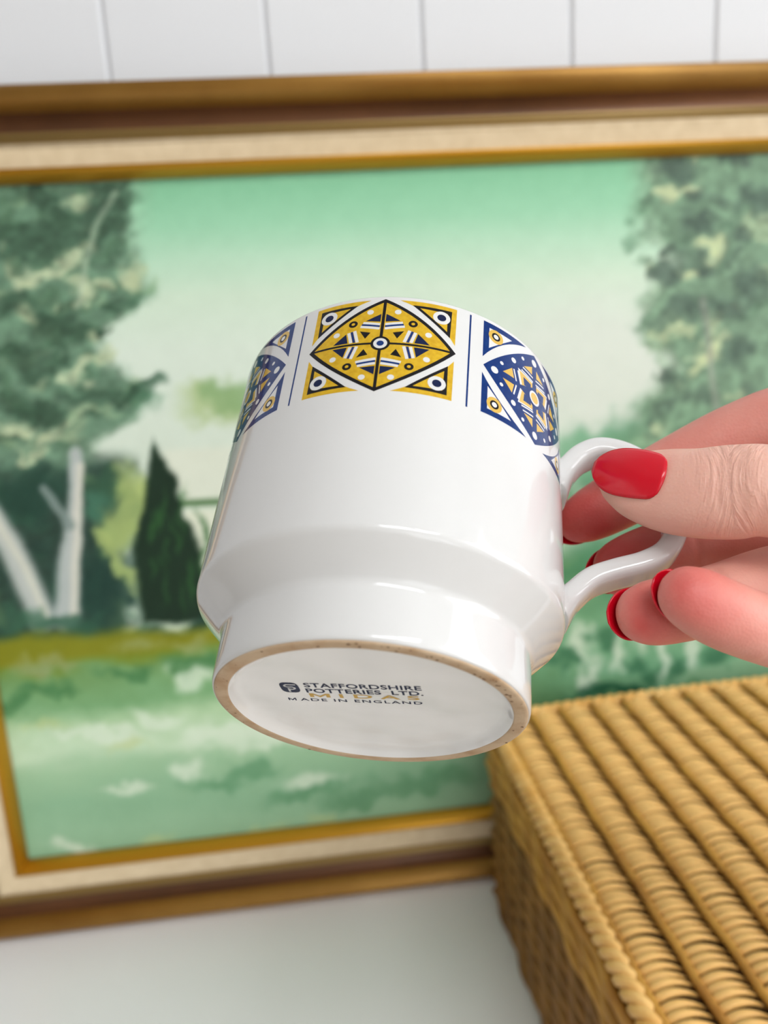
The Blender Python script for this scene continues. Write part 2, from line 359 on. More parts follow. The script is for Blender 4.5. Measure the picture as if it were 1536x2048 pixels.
    for x, y, rx, ry in ((120, 470, 95, 26), (70, 395, 60, 26), (215, 440, 44, 50), (60, 500, 70, 22), (30, 610, 60, 22), (120, 655, 65, 34), (50, 720, 46, 40), (300, 775, 28, 16), (60, 820, 70, 26), (110, 640, 26, 16), (190, 780, 70, 22)): blob(x, y, rx, ry, (46, 84, 60), .72)
    for x, y, rx, ry in ((155, 520, 34, 20), (55, 565, 34, 20), (105, 545, 40, 16), (170, 585, 26, 18), (160, 740, 42, 14), (255, 555, 26, 30), (20, 860, 40, 14), (90, 870, 46, 22)): blob(x, y, rx, ry, (192, 205, 162), .8, -.35)
    line([(230, 385), (190, 455), (155, 610)], 6, (160, 184, 156), .55)
    tex = fbm(px / 16 + 7, py / 13 + 33, 3); tm = np.clip(sst(265 - px, -60, 30) * sst(1270 - py, -20, 30) + sst(px - 1270, -30, 40) * sst(930 - py, -20, 60), 0, 1)
    tm = tm * (1 - sst(C.mean(-1), 165, 195))
    C *= (1 + tm * .42 * (tex - .5))[..., None]
    lum = C.mean(-1, keepdims=True); k_ = (.30 * tm)[..., None]; C[:] = C * (1 - k_) + lum * np.array([1.0, 1.03, .92]) * k_
    # bank behind the trunks
    for _ in range(60):
        x = rnd.uniform(-60, 300); y = rnd.uniform(930, 1260); t = rnd.random()
        col = (16, 46, 38) if t < .45 else (52, 94, 70) if t < .8 else (112, 142, 96)
        blob(x, y, rnd.uniform(10, 34), rnd.uniform(10, 26), col, rnd.uniform(.3, .65), rnd.uniform(-.6, .6))
    for x, y, rx, ry, c in ((60, 990, 80, 60, (30, 66, 52)), (200, 1180, 90, 70, (24, 58, 48)), (210, 970, 36, 40, (52, 92, 66)), (195, 1020, 26, 40, (70, 120, 96))): blob(x, y, rx, ry, c, .8)
    for x, y, rx, ry, a in ((252, 980, 34, 50, 0), (240, 1070, 40, 60, 0), (258, 1150, 16, 46, -.3), (275, 1010, 14, 60, .1), (205, 1085, 26, 18, 0)): blob(x, y, rx, ry, (176, 194, 116), .8, a)
    line([(-60, 960), (20, 1090), (85, 1235)], [20, 24, 27], (186, 192, 186)); line([(-30, 1000), (52, 1140), (92, 1230)], 7, (214, 214, 196), .7)
    line([(152, 905), (150, 1040), (140, 1110), (132, 1235)], [13, 15, 20, 25], (178, 186, 182)); line([(160, 930), (152, 1100), (148, 1230)], 8, (222, 218, 202), .7)
    line([(85, 975), (110, 1010), (140, 1050)], [7, 9, 11], (130, 146, 140), .9)
    # cypress
    def poly(pts, col, al=1.0, s=7):
        ins = np.full(px.shape, 1e9); P = pts + [pts[0]]
        for (ax, ay), (bx, by) in zip(P[:-1], P[1:]): ins = np.minimum(ins, ((bx - ax) * (wy * .25 + py * .75 - ay) - (by - ay) * (wx * .25 + px * .75 - ax)) / math.hypot(bx - ax, by - ay))
        over(al * sst(ins, -s, s), col)
    poly([(314, 862), (345, 950), (420, 1090), (455, 1240), (285, 1245), (268, 1100), (292, 960)], (18, 44, 26))
    for _ in range(26):
        x = rnd.uniform(295, 420); y = rnd.uniform(1000, 1200); blob(x, y, 5, rnd.uniform(22, 50), (44, 92, 44), .55, rnd.uniform(-.2, .05), .5)
    blob(370, 1262, 100, 24, (26, 58, 44), .95, -.05); blob(70, 1248, 90, 20, (60, 104, 78), .75); blob(160, 1250, 70, 18, (46, 88, 66), .7)
    # meadow
    g0 = sst(hz + 22 * (n1 - .5), 1262, 1292); g0 = g0 * (1 - sst(px + 80 * (n1 - .5), 820, 1060))
    over(g0, (128, 130, 22))
    cs = np.array([(128, 130, 22), (120, 136, 36), (112, 152, 92), (122, 168, 116), (176, 206, 162), (196, 220, 186), (160, 196, 156), (142, 184, 146), (150, 190, 152), (146, 186, 148)], float)
    ks = [1290, 1330, 1362, 1420, 1462, 1520, 1565, 1630, 1700, 1800]; T = np.zeros_like(C); h2 = py + .115 * px
    for i in range(3): T[..., i] = np.interp(h2 + 60 * (n3 - .5) + 22 * (n2 - .5), ks, cs[:, i])
    mk = sst(h2, 1325, 1350) ; mk = np.maximum(mk * (1 - sst(px + 60 * (n1 - .5), 860, 1090)), sst(h2, 1530, 1590))[..., None]; C[:] = C * (1 - mk) + T * mk
    for x, y, rx, ry in ((100, 1345, 60, 14), (280, 1285, 60, 18), (380, 1290, 40, 16), (60, 1330, 40, 14)): blob(x, y, rx, ry, (150, 160, 110), .6)
    for x, y, rx, ry in ((90, 1385, 70, 16), (260, 1350, 60, 16), (30, 1410, 40, 20), (400, 1330, 60, 22)): blob(x, y, rx, ry, (66, 120, 70), .75)
    for x, y, rx, ry in ((375, 1530, 30, 18), (420, 1480, 60, 26), (330, 1440, 60, 18), (200, 1475, 110, 14), (390, 1355, 34, 24), (520, 1470, 80, 22), (240, 1580, 60, 10), (130, 1700, 50, 16), (620, 1560, 60, 14)): blob(x, y, rx, ry, (216, 230, 206), .8)
    for x, y, rx, ry in ((440, 1560, 60, 18), (500, 1530, 60, 16), (600, 1590, 90, 16), (720, 1600, 90, 18), (860, 1560, 120, 30)): blob(x, y, rx, ry, (92, 146, 104), .7, -.12)
    for x, y in ((90, 1460), (250, 1490), (300, 1690), (520, 1660), (650, 1640)): blob(x, y, 50, 10, (192, 204, 140), .5, -.1)
    C += 7 * (n2[..., None] - .5)
    return np.clip(C, 4, 250)
cx0, cx1, cz0, cz1 = PX0 + 0.0472, PX1 - 0.0472, PZ0 + 0.0472, PZ1 - 0.0472
NX, NZ = 400, 300
gx, gz = np.meshgrid(np.linspace(cx0, cx1, NX), np.linspace(cz0, cz1, NZ)); yc = -0.0168
pts = np.stack([gx, np.full_like(gx, yc), gz], -1); ppx, ppy = project(pts)
colr = lin(paint(ppx, ppy)) / 1.0
V = pts.reshape(-1, 3); idx = np.arange(NX * NZ).reshape(NZ, NX)
F = np.stack([idx[:-1, :-1], idx[:-1, 1:], idx[1:, 1:], idx[1:, :-1]], -1).reshape(-1, 4).tolist()
nv = len(V); VB = [(cx0, -0.005, cz0), (cx1, -0.005, cz0), (cx1, -0.005, cz1), (cx0, -0.005, cz1)]
F += [(nv + 3, nv + 2, nv + 1, nv), (nv, nv + 1, int(idx[0, -1]), int(idx[0, 0])), (nv + 2, nv + 3, int(idx[-1, 0]), int(idx[-1, -1]))]
canvas_mat = mat('oil_paint', (0.5, 0.5, 0.5), 0.5, spec=0.3, bump=(140, 0.15, 0.0008))
at = canvas_mat.node_tree.nodes.new('ShaderNodeAttribute'); at.attribute_name = 'paint'
canvas_mat.node_tree.links.new(at.outputs['Color'], canvas_mat.node_tree.nodes['Principled BSDF'].inputs['Base Color'])
cv = from_data('canvas', np.vstack([V, VB]), F, canvas_mat, None); cv.parent = pic; cv.matrix_parent_inverse = Matrix.Translation(-pic.location)
ca = cv.data.color_attributes.new('paint', 'FLOAT_COLOR', 'POINT')
full = np.ones((nv + 4, 4)); full[:nv, :3] = colr.reshape(-1, 3); full[nv:, :3] = 0.5; ca.data.foreach_set('color', full.ravel())

# ------------------------------------------------------------------ woven straw box
BX0, BX1, BY0, BY1, BZ0, BZ1 = 0.112, 0.50, -0.405, -0.046, TABLE, TABLE + 0.138
def crown(x): return 0.006 * (1 - ((x - (BX0 + BX1) / 2) / ((BX1 - BX0) / 2)) ** 2)
hb = tag(empty('woven_box', ((BX0 + BX1) / 2, (BY0 + BY1) / 2, BZ0)), 'golden woven straw box with a ribbed lid standing in front of the picture', 'box')
inv = Matrix.Translation(-hb.location)
def bpart(o): o.parent = hb; o.matrix_parent_inverse = inv; return o
LIDZ = BZ1 - 0.036
bpart(box('body_lining', (BX0 + .006, BY0 + .006, BZ0 + .0005), (BX1 - .006, BY1 - .006, LIDZ - .004), M['backing'], None, .004))
bpart(box('lid_lining', (BX0 + .004, BY0 + .004, LIDZ - .0038), (BX1 - .004, BY1 - .004, BZ1 - .0035), M['backing'], None, .006, 3))
rowp = 0.0212; rows = int((BX1 - BX0 - 0.018) / rowp); sp = 0.0050; ny = int((BY1 - BY0 - 0.018) / sp)
# one arched strand: rises from under the stake, tapers and dives to the right
xs = np.linspace(0, 1, 8); zh = [-.2, 2.0, 3.2, 3.4, 3.0, 2.0, .5, -1.8]; hw = [2.1, 2.3, 2.2, 2.0, 1.6, 1.15, .75, .4]; th = 1.7
V = []; F = []
for i, t in enumerate(xs):
    x = t * rowp * .97
    for yy, zz in ((-1, -.9), (-.75, .35), (0, .75), (.75, .35), (1, -.9)): V.append((x, yy * hw[i] * 1e-3, (zh[i] + zz * th * .6) * 1e-3))
for i in range(len(xs) - 1):
    for j in range(4): F.append((i * 5 + j, (i + 1) * 5 + j, (i + 1) * 5 + j + 1, i * 5 + j + 1))
    F.append((i * 5 + 4, (i + 1) * 5 + 4, (i + 1) * 5, i * 5))
F += [(0, 1, 2, 3, 4), tuple(len(V) - 1 - k for k in range(5))]
strand = from_data('lid_strand', V, F, M['straw']); strand_me = strand.data
spots = []
for r in range(rows):
    for k in range(ny):
        x = BX0 + 0.009 + r * rowp; y = BY0 + 0.011 + k * sp + 0.0005 * math.sin(r * 2.1 + k * .7)
        px, py = project(np.array([x + .009, y, BZ1])); d = np.linalg.norm(np.array([x, y, BZ1]) - CAM)
        spots.append((0 if (-20 < px < 1560 and py < 2075) else 1, d, x, y, r, k))
spots.sort(); used = False; JV = []; JF = []; sv = np.array([tuple(v.co) for v in strand_me.vertices]); sf = [tuple(p.vertices) for p in strand_me.polygons]
for i, (_, d, x, y, r, k) in enumerate(spots):
    dz = 0.0005 * math.sin(r * 3.7 + k * 1.9) + crown(x + .009)
    if i < 300:
        o = strand if not used else strand.copy()
        if used: COL.objects.link(o)
        used = True; bpart(o); o.location = (x, y, BZ1 - 0.003 + dz)
    else:
        n = len(JV) * len(sv); JV.append(sv + np.array([x, y, BZ1 - .003 + dz])); JF += [tuple(n + q for q in f) for f in sf]
o = bpart(from_data('lid_strand_field', np.vstack(JV), JF, M['straw'])); o['kind'] = 'stuff'
for r in range(rows + 1):
    x = BX0 + 0.009 + r * rowp - 0.0004; yy = np.linspace(BY0 + .006, BY1 - .006, 40)
    P = np.stack([np.full(40, x) + .0004 * np.sin(yy * 160 + r), yy, np.full(40, BZ1 - .0012 + crown(x))], 1)
    bpart(from_data('lid_stake', *tube(P, .0019, 7), M['straw2']))
def helix(A, B, rad, turns, ph, sr, name, mt):
    A = np.array(A); B = np.array(B); n = int(turns * 12); t = np.linspace(0, 1, n); D = B - A; D = D / np.linalg.norm(D)
    s = np.cross(D, (0, 0, 1)); s /= np.linalg.norm(s); q = np.cross(s, D); an = 2 * math.pi * turns * t + ph
    P = A + (B - A) * t[:, None] + rad * (np.cos(an)[:, None] * s + np.sin(an)[:, None] * q)
    P[:, 2] += crown(P[:, 0])
    return bpart(from_data(name, *tube(P, sr, 6), mt))
zb = BZ1 - .0030
for j in range(3):
    ph = j * 2 * math.pi / 3
    helix((BX0 + .004, BY0 + .004, zb), (BX0 + .004, BY1 - .004, zb), .0028, 15, ph, .0026, 'border_braid', M['straw'])
    helix((BX1 - .004, BY0 + .004, zb), (BX1 - .004, BY1 - .004, zb), .0028, 15, ph, .0026, 'border_braid', M['straw'])
    helix((BX0 + .006, BY1 - .005, zb), (BX1 - .006, BY1 - .005, zb), .0024, 17, ph, .0024, 'border_braid', M['straw'])
    helix((BX0 + .006, BY0 + .005, zb), (BX1 - .006, BY0 + .005, zb), .0024, 17, ph, .0024, 'border_braid', M['straw'])
def ring_strand(z, ph, amp, sr, off, name, mt, nst=15):
    """one horizontal strand running right round the box, weaving in and out of the stakes"""
    P = []; c = .012
    loop = [(BX0, BY0 + c), (BX0, BY1 - c), (BX0 + c, BY1), (BX1 - c, BY1), (BX1, BY1 - c), (BX1, BY0 + c), (BX1 - c, BY0), (BX0 + c, BY0), (BX0, BY0 + c)]
    L = 0; ctr = np.array([(BX0 + BX1) / 2, (BY0 + BY1) / 2])
    for (a, b) in zip(loop[:-1], loop[1:]):
        a = np.array(a); b = np.array(b); ln = np.linalg.norm(b - a); n = max(2, int(ln / .006)); t = (b - a) / ln; nn = np.array([-t[1], t[0]])
        if nn @ (a - ctr) < 0: nn = -nn
        for s in np.linspace(0, 1, n, endpoint=False):
            q = a + (b - a) * s + nn * (off + amp * math.sin((L + s * ln) / .0125 * math.pi / 2 + ph)); P.append((q[0], q[1], z))
        L += ln
    P.append(P[0]); return bpart(from_data(name, *tube(P, sr, 6, False), mt))
z = BZ0 + .005; k = 0
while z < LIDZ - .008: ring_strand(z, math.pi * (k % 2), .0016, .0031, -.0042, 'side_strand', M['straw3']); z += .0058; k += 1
z = LIDZ + .001; k = 0
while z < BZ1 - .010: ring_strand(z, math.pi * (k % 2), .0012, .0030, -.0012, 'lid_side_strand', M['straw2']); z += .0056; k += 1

# ------------------------------------------------------------------ the mug (local frame: Z = axis from foot to rim, -Y towards the print's front)
MU = np.array([0.97575369, -0.18313294, -0.11986264]); MVv = np.array([-0.03663631, -0.67657240, 0.73546418]); MA = np.array([0.21578347, 0.71324057, 0.66687734])
MB = np.array([0.01133339, -0.39913001, -0.07978475 + 1.154])
mug = tag(empty('mug'), 'white pottery mug with mustard and navy tile print, tipped to show its stamped base', 'mug')
mm = Matrix.Identity(4)
for i in range(3): mm[i][0] = MU[i]; mm[i][1] = -MVv[i]; mm[i][2] = MA[i]; mm[i][3] = MB[i]
mug.matrix_world = mm
SEG = 360; R = 40.0
def lathe(name, prof, mt, seg=SEG, closed=False):
    n = len(prof); V = []; F = []
    for k in range(seg):
        a = math.radians(k * 360.0 / seg)
        for r, h in prof: V.append((r * math.sin(a) * 1e-3, -r * math.cos(a) * 1e-3, h * 1e-3))
    for k in range(seg):
        k2 = (k + 1) % seg
        for j in range(n - 1 + (1 if closed else 0)):
            j2 = (j + 1) % n; F.append((k * n + j, k2 * n + j, k2 * n + j2, k * n + j2))
    o = from_data(name, V, F, mt, mug); return o
def arc(cx, cy, r, a0, a1, n): return [(cx + r * math.cos(math.radians(a)), cy + r * math.sin(math.radians(a))) for a in np.linspace(a0, a1, n)]
prof = [(29.3, 0.9), (29.5, 0.25), (32.0, 0.25), (32.35, 0.22), (32.62, 0.55), (32.78, 1.2), (32.85, 3), (32.85, 8), (32.85, 10)]
prof += arc(35.85, 10.7, 3.0, 180, 135, 7)                    # soft fillet where the foot meets the shoulder
prof += [(34.7, 13.8), (36.5, 15.6)] + arc(37.3, 20.2, 2.7, -45, 0, 9)
prof += [(40, 22), (40, 30), (40, 40), (40, 50), (40, 60), (40, 70), (40, 77)]
prof += arc(38.6, 79.0, 1.4, 0, 180, 9) + [(36.9, 75), (36.6, 40), (36.2, 24)] + arc(29, 17, 6, 0, -80, 6) + [(15, 10.2), (0.001, 10)]
lathe('body', prof, M['glaze'])
rec = [(0.001, 2.5)] + [(r_, 2.5) for r_ in (4, 8, 12, 16, 20, 23)] + [(25.4, 2.42), (27.0, 2.15), (28.0, 1.7), (28.7, 0.9), (29.1, 0.25), (29.32, 0.05)]
lathe('base', rec, M['puddle'])
lathe('foot_ring', [(29.25, 0.30), (29.35, 0.02), (29.7, -0.10), (31.4, -0.12), (32.0, -0.02), (32.36, 0.30)], M['bisque'], closed=True)
# kiln specks on the bare foot ring
bm = bmesh.new(); rr = random.Random(3)
for k in range(46):
    a = rr.choice([rr.uniform(-20, 35), rr.uniform(-180, 180), rr.uniform(40, 75)]); q = rr.uniform(29.9, 31.7); s = rr.uniform(.10, .34)
    a = math.radians(a); c = Vector((q * math.sin(a), -q * math.cos(a), -0.135)); n = 7
    vs_ = [bm.verts.new((c + Vector((s * rr.uniform(.6, 1.7) * math.cos(2 * math.pi * j / n), s * rr.uniform(.6, 1.2) * math.sin(2 * math.pi * j / n), 0))) * 1e-3) for j in range(n)]
    bm.faces.new(vs_[::-1])
me = bpy.data.meshes.new('kiln_specks'); bm.to_mesh(me); bm.free(); ks_ = link('kiln_specks', me, M['speck'], mug); ks_['kind'] = 'stuff'

# handle
hp = [(37.6, 57), (39.6, 60.5), (42.0, 64.6), (45.4, 68.6), (50, 70.6), (56, 69.3), (61.4, 65.2), (64.9, 59), (66.2, 52.5), (65.6, 46.6), (62.6, 41.6), (57.6, 38.3), (51.5, 36.0), (46.2, 33.5), (42.2, 29.6), (39.6, 26.6), (37.6, 24.5)]
hp = catmull([(r, h) for r, h in hp], 6); ph = math.radians(88.0)
e = np.array([math.sin(ph), -math.cos(ph), 0]); tn = np.array([math.cos(ph), math.sin(ph), 0]); az = np.array([0, 0, 1.0])
V = []; F = []; n = len(hp); S = 28; Tg = np.gradient(hp, axis=0); Tg /= np.linalg.norm(Tg, axis=1)[:, None]
for i in range(n):
    c = hp[i, 0] * e + hp[i, 1] * az; nin = np.array([-Tg[i, 1], Tg[i, 0]]); N3 = nin[0] * e + nin[1] * az
    t = i / (n - 1); end = math.exp(-(t / .075) ** 2) + math.exp(-((1 - t) / .075) ** 2)
    hw_ = 4.6 + 2.0 * end; ht = 2.6 + 1.5 * end
    for k in range(S):
        a = 2 * math.pi * k / S; ca_, sa_ = math.cos(a), math.sin(a); f_ = 2 / 3.3
        V.append((c + tn * hw_ * math.copysign(abs(ca_) ** f_, ca_) + N3 * ht * math.copysign(abs(sa_) ** f_, sa_)) * 1e-3)
for i in range(n - 1):
    for k in range(S): F.append((i * S + k, i * S + (k + 1) % S, (i + 1) * S + (k + 1) % S, (i + 1) * S + k))
F += [tuple(range(S))[::-1], tuple((n - 1) * S + k for k in range(S))]
hd = from_data('handle', V, F, M['glaze'], mug)
bm = bmesh.new(); bm.from_mesh(hd.data); bmesh.ops.recalc_face_normals(bm, faces=bm.faces); bm.to_mesh(hd.data); bm.free()

# ---- printed panels (thin fired print on the glaze)
PW, PH, PCH = 22.8, 13.3, 65.2                 # half width (degrees), half height (mm), centre height (mm)
def circ(x, y, r, n=24, rx=None):              # a round dot in millimetres, given in panel units
    mmx = R * math.radians(PW); return [(x + r * PH / mmx * (rx or 1) * math.cos(2 * math.pi * k / n), y + r * math.sin(2 * math.pi * k / n)) for k in range(n)]
def stroke(P, wd, closed=False):
    """polyline to quads of constant width (panel units, corrected for the panel's aspect)"""
    ax = R * math.radians(PW) / PH; Q = [Vector((p[0] * ax, p[1])) for p in P]; n = len(Q); L = []; Rr = []
    for i in range(n):
        a = Q[(i - 1) % n] if closed or i > 0 else Q[i]; b = Q[(i + 1) % n] if closed or i < n - 1 else Q[i]
        d1 = (Q[i] - a); d2 = (b - Q[i]); d1 = d1.normalized() if d1.length else d2.normalized(); d2 = d2.normalized() if d2.length else d1
        t = (d1 + d2); t = t.normalized() if t.length > 1e-6 else d1; nn = Vector((-t.y, t.x)); k = min(1.8, 1 / max(.3, abs(nn.dot(Vector((-d1.y, d1.x))))))
        L.append(Q[i] + nn * wd / 2 * k); Rr.append(Q[i] - nn * wd / 2 * k)
    out = []
    for i in range(n if closed else n - 1):
        j = (i + 1) % n; out.append([(p.x / ax, p.y) for p in (L[i], L[j], Rr[j], Rr[i])])
    return out
def qb(a, c, b, n=12): return [((1 - t) ** 2 * a[0] + 2 * t * (1 - t) * c[0] + t * t * b[0], (1 - t) ** 2 * a[1] + 2 * t * (1 - t) * c[1] + t * t * b[1]) for t in np.linspace(0, 1, n, endpoint=False)]
def lens(s=1.0, bul=.60):
    P = []
    V4 = [(-s, 0), (0, s), (s, 0), (0, -s)]
    for i in range(4):
        a = V4[i]; b = V4[(i + 1) % 4]; c = ((a[0] + b[0]) * bul, (a[1] + b[1]) * bul); P += qb(a, c, b)
    return P
QU = [(1, 1), (-1, 1), (-1, -1), (1, -1)]
def fl(P, q): return [(x * q[0], y * q[1]) for x, y in P]
def inset_tri(P, k):
    c = (sum(p[0] for p in P) / 3, sum(p[1] for p in P) / 3); return [(c[0] + (p[0] - c[0]) * k, c[1] + (p[1] - c[1]) * k) for p in P]
def corner():                                  # corner triangle whose long side follows the lens
    return [(1, 1), (.20, 1)] + qb((.20, 1), (.72, .74), (1, .17), 8)[1:] + [(1, .17)]
WEDGE_V = [(.035, .67), (.24, .515), (.035, .49)]; WEDGE_H = [(.66, .045), (.49, .26), (.45, .045)]
SV = [((.27, .475), (.035, .43)), ((.285, .435), (.035, .385)), ((.30, .395), (.035, .335))]
SH = [((.455, .28), (.405, .045)), ((.415, .295), (.36, .045)), ((.375, .31), (.315, .045))]
def panel_yellow():
    P = []                                      # (polygon, material index, layer): 0 yellow 1 black 2 navy 3 white 4 blue
    P.append((lens(.985), 0, 0)); 
    for s in stroke(lens(.985), .062, True): P.append((s, 1, 1))
    for q in QU:
        P.append((fl(corner(), q), 0, 0)); tri = [(.90, .88), (.43, .88), (.90, .37)]
        for s in stroke(fl(tri, q), .074, True): P.append((s, 1, 1))
        P.append((fl(circ(.79, .72, .145), q), 3, 2)); P.append((fl(circ(.79, .72, .075), q), 2, 3))
        for Wd in (WEDGE_V, WEDGE_H): P.append((fl(Wd, q), 2, 1))
        for Sx in (SV, SH):
            for i, (a, b) in enumerate(Sx):
                for s in stroke(fl([a, b], q), .052 if i != 1 else .040): P.append((s, 4 if i == 1 else 3, 1 if i != 1 else 2))
        P.append((fl([(.30, .29), (.15, .245), (.215, .115)], q), 1, 1))
        P.append((fl(circ(.41, .47, .075), q), 1, 1)); P.append((fl(circ(.41, .47, .030), q), 0, 2))
        for x, y in ((.19, .72), (.63, .27)): P.append((fl(circ(x, y, .055), q), 3, 1))
    for s in stroke([(-.97, 0), (.97, 0)], .042): P.append((s, 1, 2))
    for s in stroke([(0, .97), (0, -.97)], .050): P.append((s, 1, 2))
    P.append((circ(0, 0, .155, 32), 1, 3)); P.append((circ(0, 0, .112, 28), 3, 4)); P.append((circ(0, 0, .058), 4, 5))
    return P
def panel_blue():
    P = [(lens(.985), 4, 0)]
    for q in QU:
        P.append((fl(corner(), q), 4, 0)); tri = [(.905, .885), (.50, .885), (.905, .42)]
        P.append((fl(tri, q), 3, 1))
        P.append((fl(circ(.79, .745, .15), q), 5, 2)); P.append((fl(circ(.79, .745, .085), q), 1, 3)); P.append((fl(circ(.79, .745, .05), q), 3, 4))
        for Wd in (WEDGE_V, WEDGE_H): P.append((fl([(.055 + (x - .035) * .95, y) if Wd is WEDGE_V else (x, .07 + (y - .045) * .95) for x, y in Wd], q), 5, 1))
        for Sx in (SV, SH):
            for i in (0, 2):
                a, b = Sx[i]; a = (a[0], a[1]); 
                for s in stroke(fl([a, b], q), .030): P.append((s, 3, 1))
        P.append((fl([(.36, .36), (.05, .30), (.05, .20), (.20, .10), (.30, .05)], q), 5, 1))
        for s in stroke(fl([(.05, .30), (.36, .36), (.30, .06)], q), .026): P.append((s, 3, 2))
        P.append((fl([(.26, .26), (.09, .235), (.09, .13), (.24, .09)], q), 4, 2))
        for x, y, r in ((.68, .235, .038), (.46, .47, .055), (.27, .675, .038)): P.append((fl(circ(x, y, r), q), 3, 1))
    for x, y in ((.80, 0), (-.80, 0), (0, .80), (0, -.80)): P.append((circ(x, y, .072), 3, 1))
    P.append((circ(0, 0, .175, 28), 4, 3)); P.append((circ(0, 0, .145, 28), 3, 4)); P.append((circ(0, 0, .105, 24), 5, 5))
    return P
PM = [M['p_yellow'], M['p_black'], M['p_navy'], M['p_white'], M['p_blue'], M['p_ochre']]
def wrap(name, polys, cdeg):
    bm = bmesh.new()
    for pts, mi, ly in polys:
        vs_ = [bm.verts.new((cdeg + x * PW, PCH + y * PH, ly)) for x, y in pts]
        try: f = bm.faces.new(vs_); f.material_index = mi
        except ValueError: pass
    bmesh.ops.triangulate(bm, faces=bm.faces)
    for d in range(int(cdeg - PW) - 1, int(cdeg + PW) + 2):
        bmesh.ops.bisect_plane(bm, geom=list(bm.verts) + list(bm.edges) + list(bm.faces), dist=1e-5, plane_co=(d, 0, 0), plane_no=(1, 0, 0))
    nrm = []
    for v in bm.verts:
        d, h, ly = v.co; k = math.floor(d); t = d - k; a0, a1 = math.radians(k), math.radians(k + 1); r = R + .014 + .010 * ly
        v.co = Vector(((math.sin(a0) * (1 - t) + math.sin(a1) * t) * r, -(math.cos(a0) * (1 - t) + math.cos(a1) * t) * r, h)) * 1e-3
        a = math.radians(d); nrm.append((math.sin(a), -math.cos(a), 0.0))
    for f in bm.faces:
        f.normal_update(); c = f.calc_center_median()
        if f.normal.dot(Vector((c.x, c.y, 0))) < 0: f.normal_flip()
    me = bpy.data.meshes.new(name); bm.to_mesh(me); bm.free(); o = link(name, me, PM, mug)
    me.normals_split_custom_set_from_vertices(nrm); return o
C0 = -5.6; step = 55.05
for i, k in enumerate((-3, -2, -1, 0, 1)):
    wrap('printed_tile', panel_yellow() if k % 2 == 0 else panel_blue(), C0 + k * step)['label'] = 'mustard tile print with black lines' if k % 2 == 0 else 'navy blue tile print with ochre details'
for k in (-3, -2, -1, 0, 1):
    c = C0 + (k - .5) * step; hw_ = .55 / PW
    wrap('printed_line', [([(-hw_ * .55, -1.02), (hw_ * .55, -1.02), (hw_ * .55, 1.0), (-hw_ * .55, 1.0)], 4, 0)], c)

# ---- the maker's stamp on the base
M['stamp'] = mat('navy_stamp_ink', tuple(lin((4, 20, 62))), 0.2, spec=.08)
M['stamp_gold'] = mat('gold_stamp_ink', tuple(lin((206, 166, 72))), 0.2, spec=.1)
SM = [M['stamp'], M['stamp_gold'], M['p_white']]; bm = bmesh.new(); HB = 2.5
def base_pt(x, y, l=0): return Vector((x, -y, HB - .03 - .012 * l)) * 1e-3
def add_text(txt, bl, br, hgt, mi, off=.022, spacing=1.06):
    cu = bpy.data.curves.new('t', 'FONT'); cu.body = txt; cu.size = 1.0; cu.offset = off; cu.space_character = spacing; cu.resolution_u = 4
    ob = bpy.data.objects.new('t', cu); COL.objects.link(ob); bpy.context.view_layer.update()
    me = ob.evaluated_get(bpy.context.evaluated_depsgraph_get()).to_mesh()
    co = np.array([tuple(v.co) for v in me.vertices]); x0_, x1_ = co[:, 0].min(), co[:, 0].max(); y1_ = co[:, 1].max(); y0_ = 0.0
    bl = np.array(bl); br = np.array(br); d = br - bl; up = np.array([-d[1], d[0]]) / np.linalg.norm(d) * hgt
    q = [bl + d * ((c[0] - x0_) / (x1_ - x0_)) + up * ((c[1] - y0_) / (y1_ - y0_)) for c in co]
    vs_ = [bm.verts.new(base_pt(*p)) for p in q]
    tb = bmesh.new(); tb.from_mesh(me); bmesh.ops.triangulate(tb, faces=tb.faces, ngon_method='EAR_CLIP'); tb.verts.index_update()
    tris = [tuple(v.index for v in f.verts) for f in tb.faces]; tb.free()
    for p in tris:
        try: f = bm.faces.new([vs_[i] for i in p]); f.material_index = mi
        except ValueError: pass
    bpy.data.objects.remove(ob)
add_text('STAFFORDSHIRE', (-13.7, 3.25), (10.3, 6.80), 2.15, 0)
add_text('POTTERIES  LTD.', (-13.4, 0.50), (10.8, 4.20), 2.05, 0)
def add_M(bl, br, f1, hgt, mi, wd):
    bl = np.array(bl); d = (np.array(br) - bl) * f1; up = np.array([-d[1], d[0]]) / np.linalg.norm(d) * hgt
    for P in ([(0, 0), (wd, 0), (wd, 1), (0, 1)], [(1 - wd, 0), (1, 0), (1, 1), (1 - wd, 1)],
              [(wd, 1), (wd, .62), (.5, 0.0), (.5, .38)], [(1 - wd, 1), (.5, .38), (.5, 0.0), (1 - wd, .62)]):
        f = bm.faces.new([bm.verts.new(base_pt(*(bl + d * x + up * y))) for x, y in P]); f.material_index = mi
def tail(bl, br, f0): bl = np.array(bl); br = np.array(br); return tuple(bl + (br - bl) * f0)
E1, E2 = (-12.8, -1.85), (10.15, 1.72)
add_M(E1, E2, .19, 1.95, 1, .2); add_text('IDAS', tail(E1, E2, .275), E2, 1.95, 1, .02, 1.55)
E1, E2 = (-17.6, -4.70), (10.8, -0.58)
add_M(E1, E2, .060, 1.38, 0, .17); add_text('ADE IN ENGLAND', tail(E1, E2, .09), E2, 1.38, 0, .012, 1.2)
lc = (-16.85, 2.35); ld = math.atan2(3.5, 24)
def lp(x, y, l=0):
    c, s = math.cos(ld), math.sin(ld); return base_pt(lc[0] + c * x - s * y, lc[1] + s * x + c * y, l)
n = 40; vs_ = []
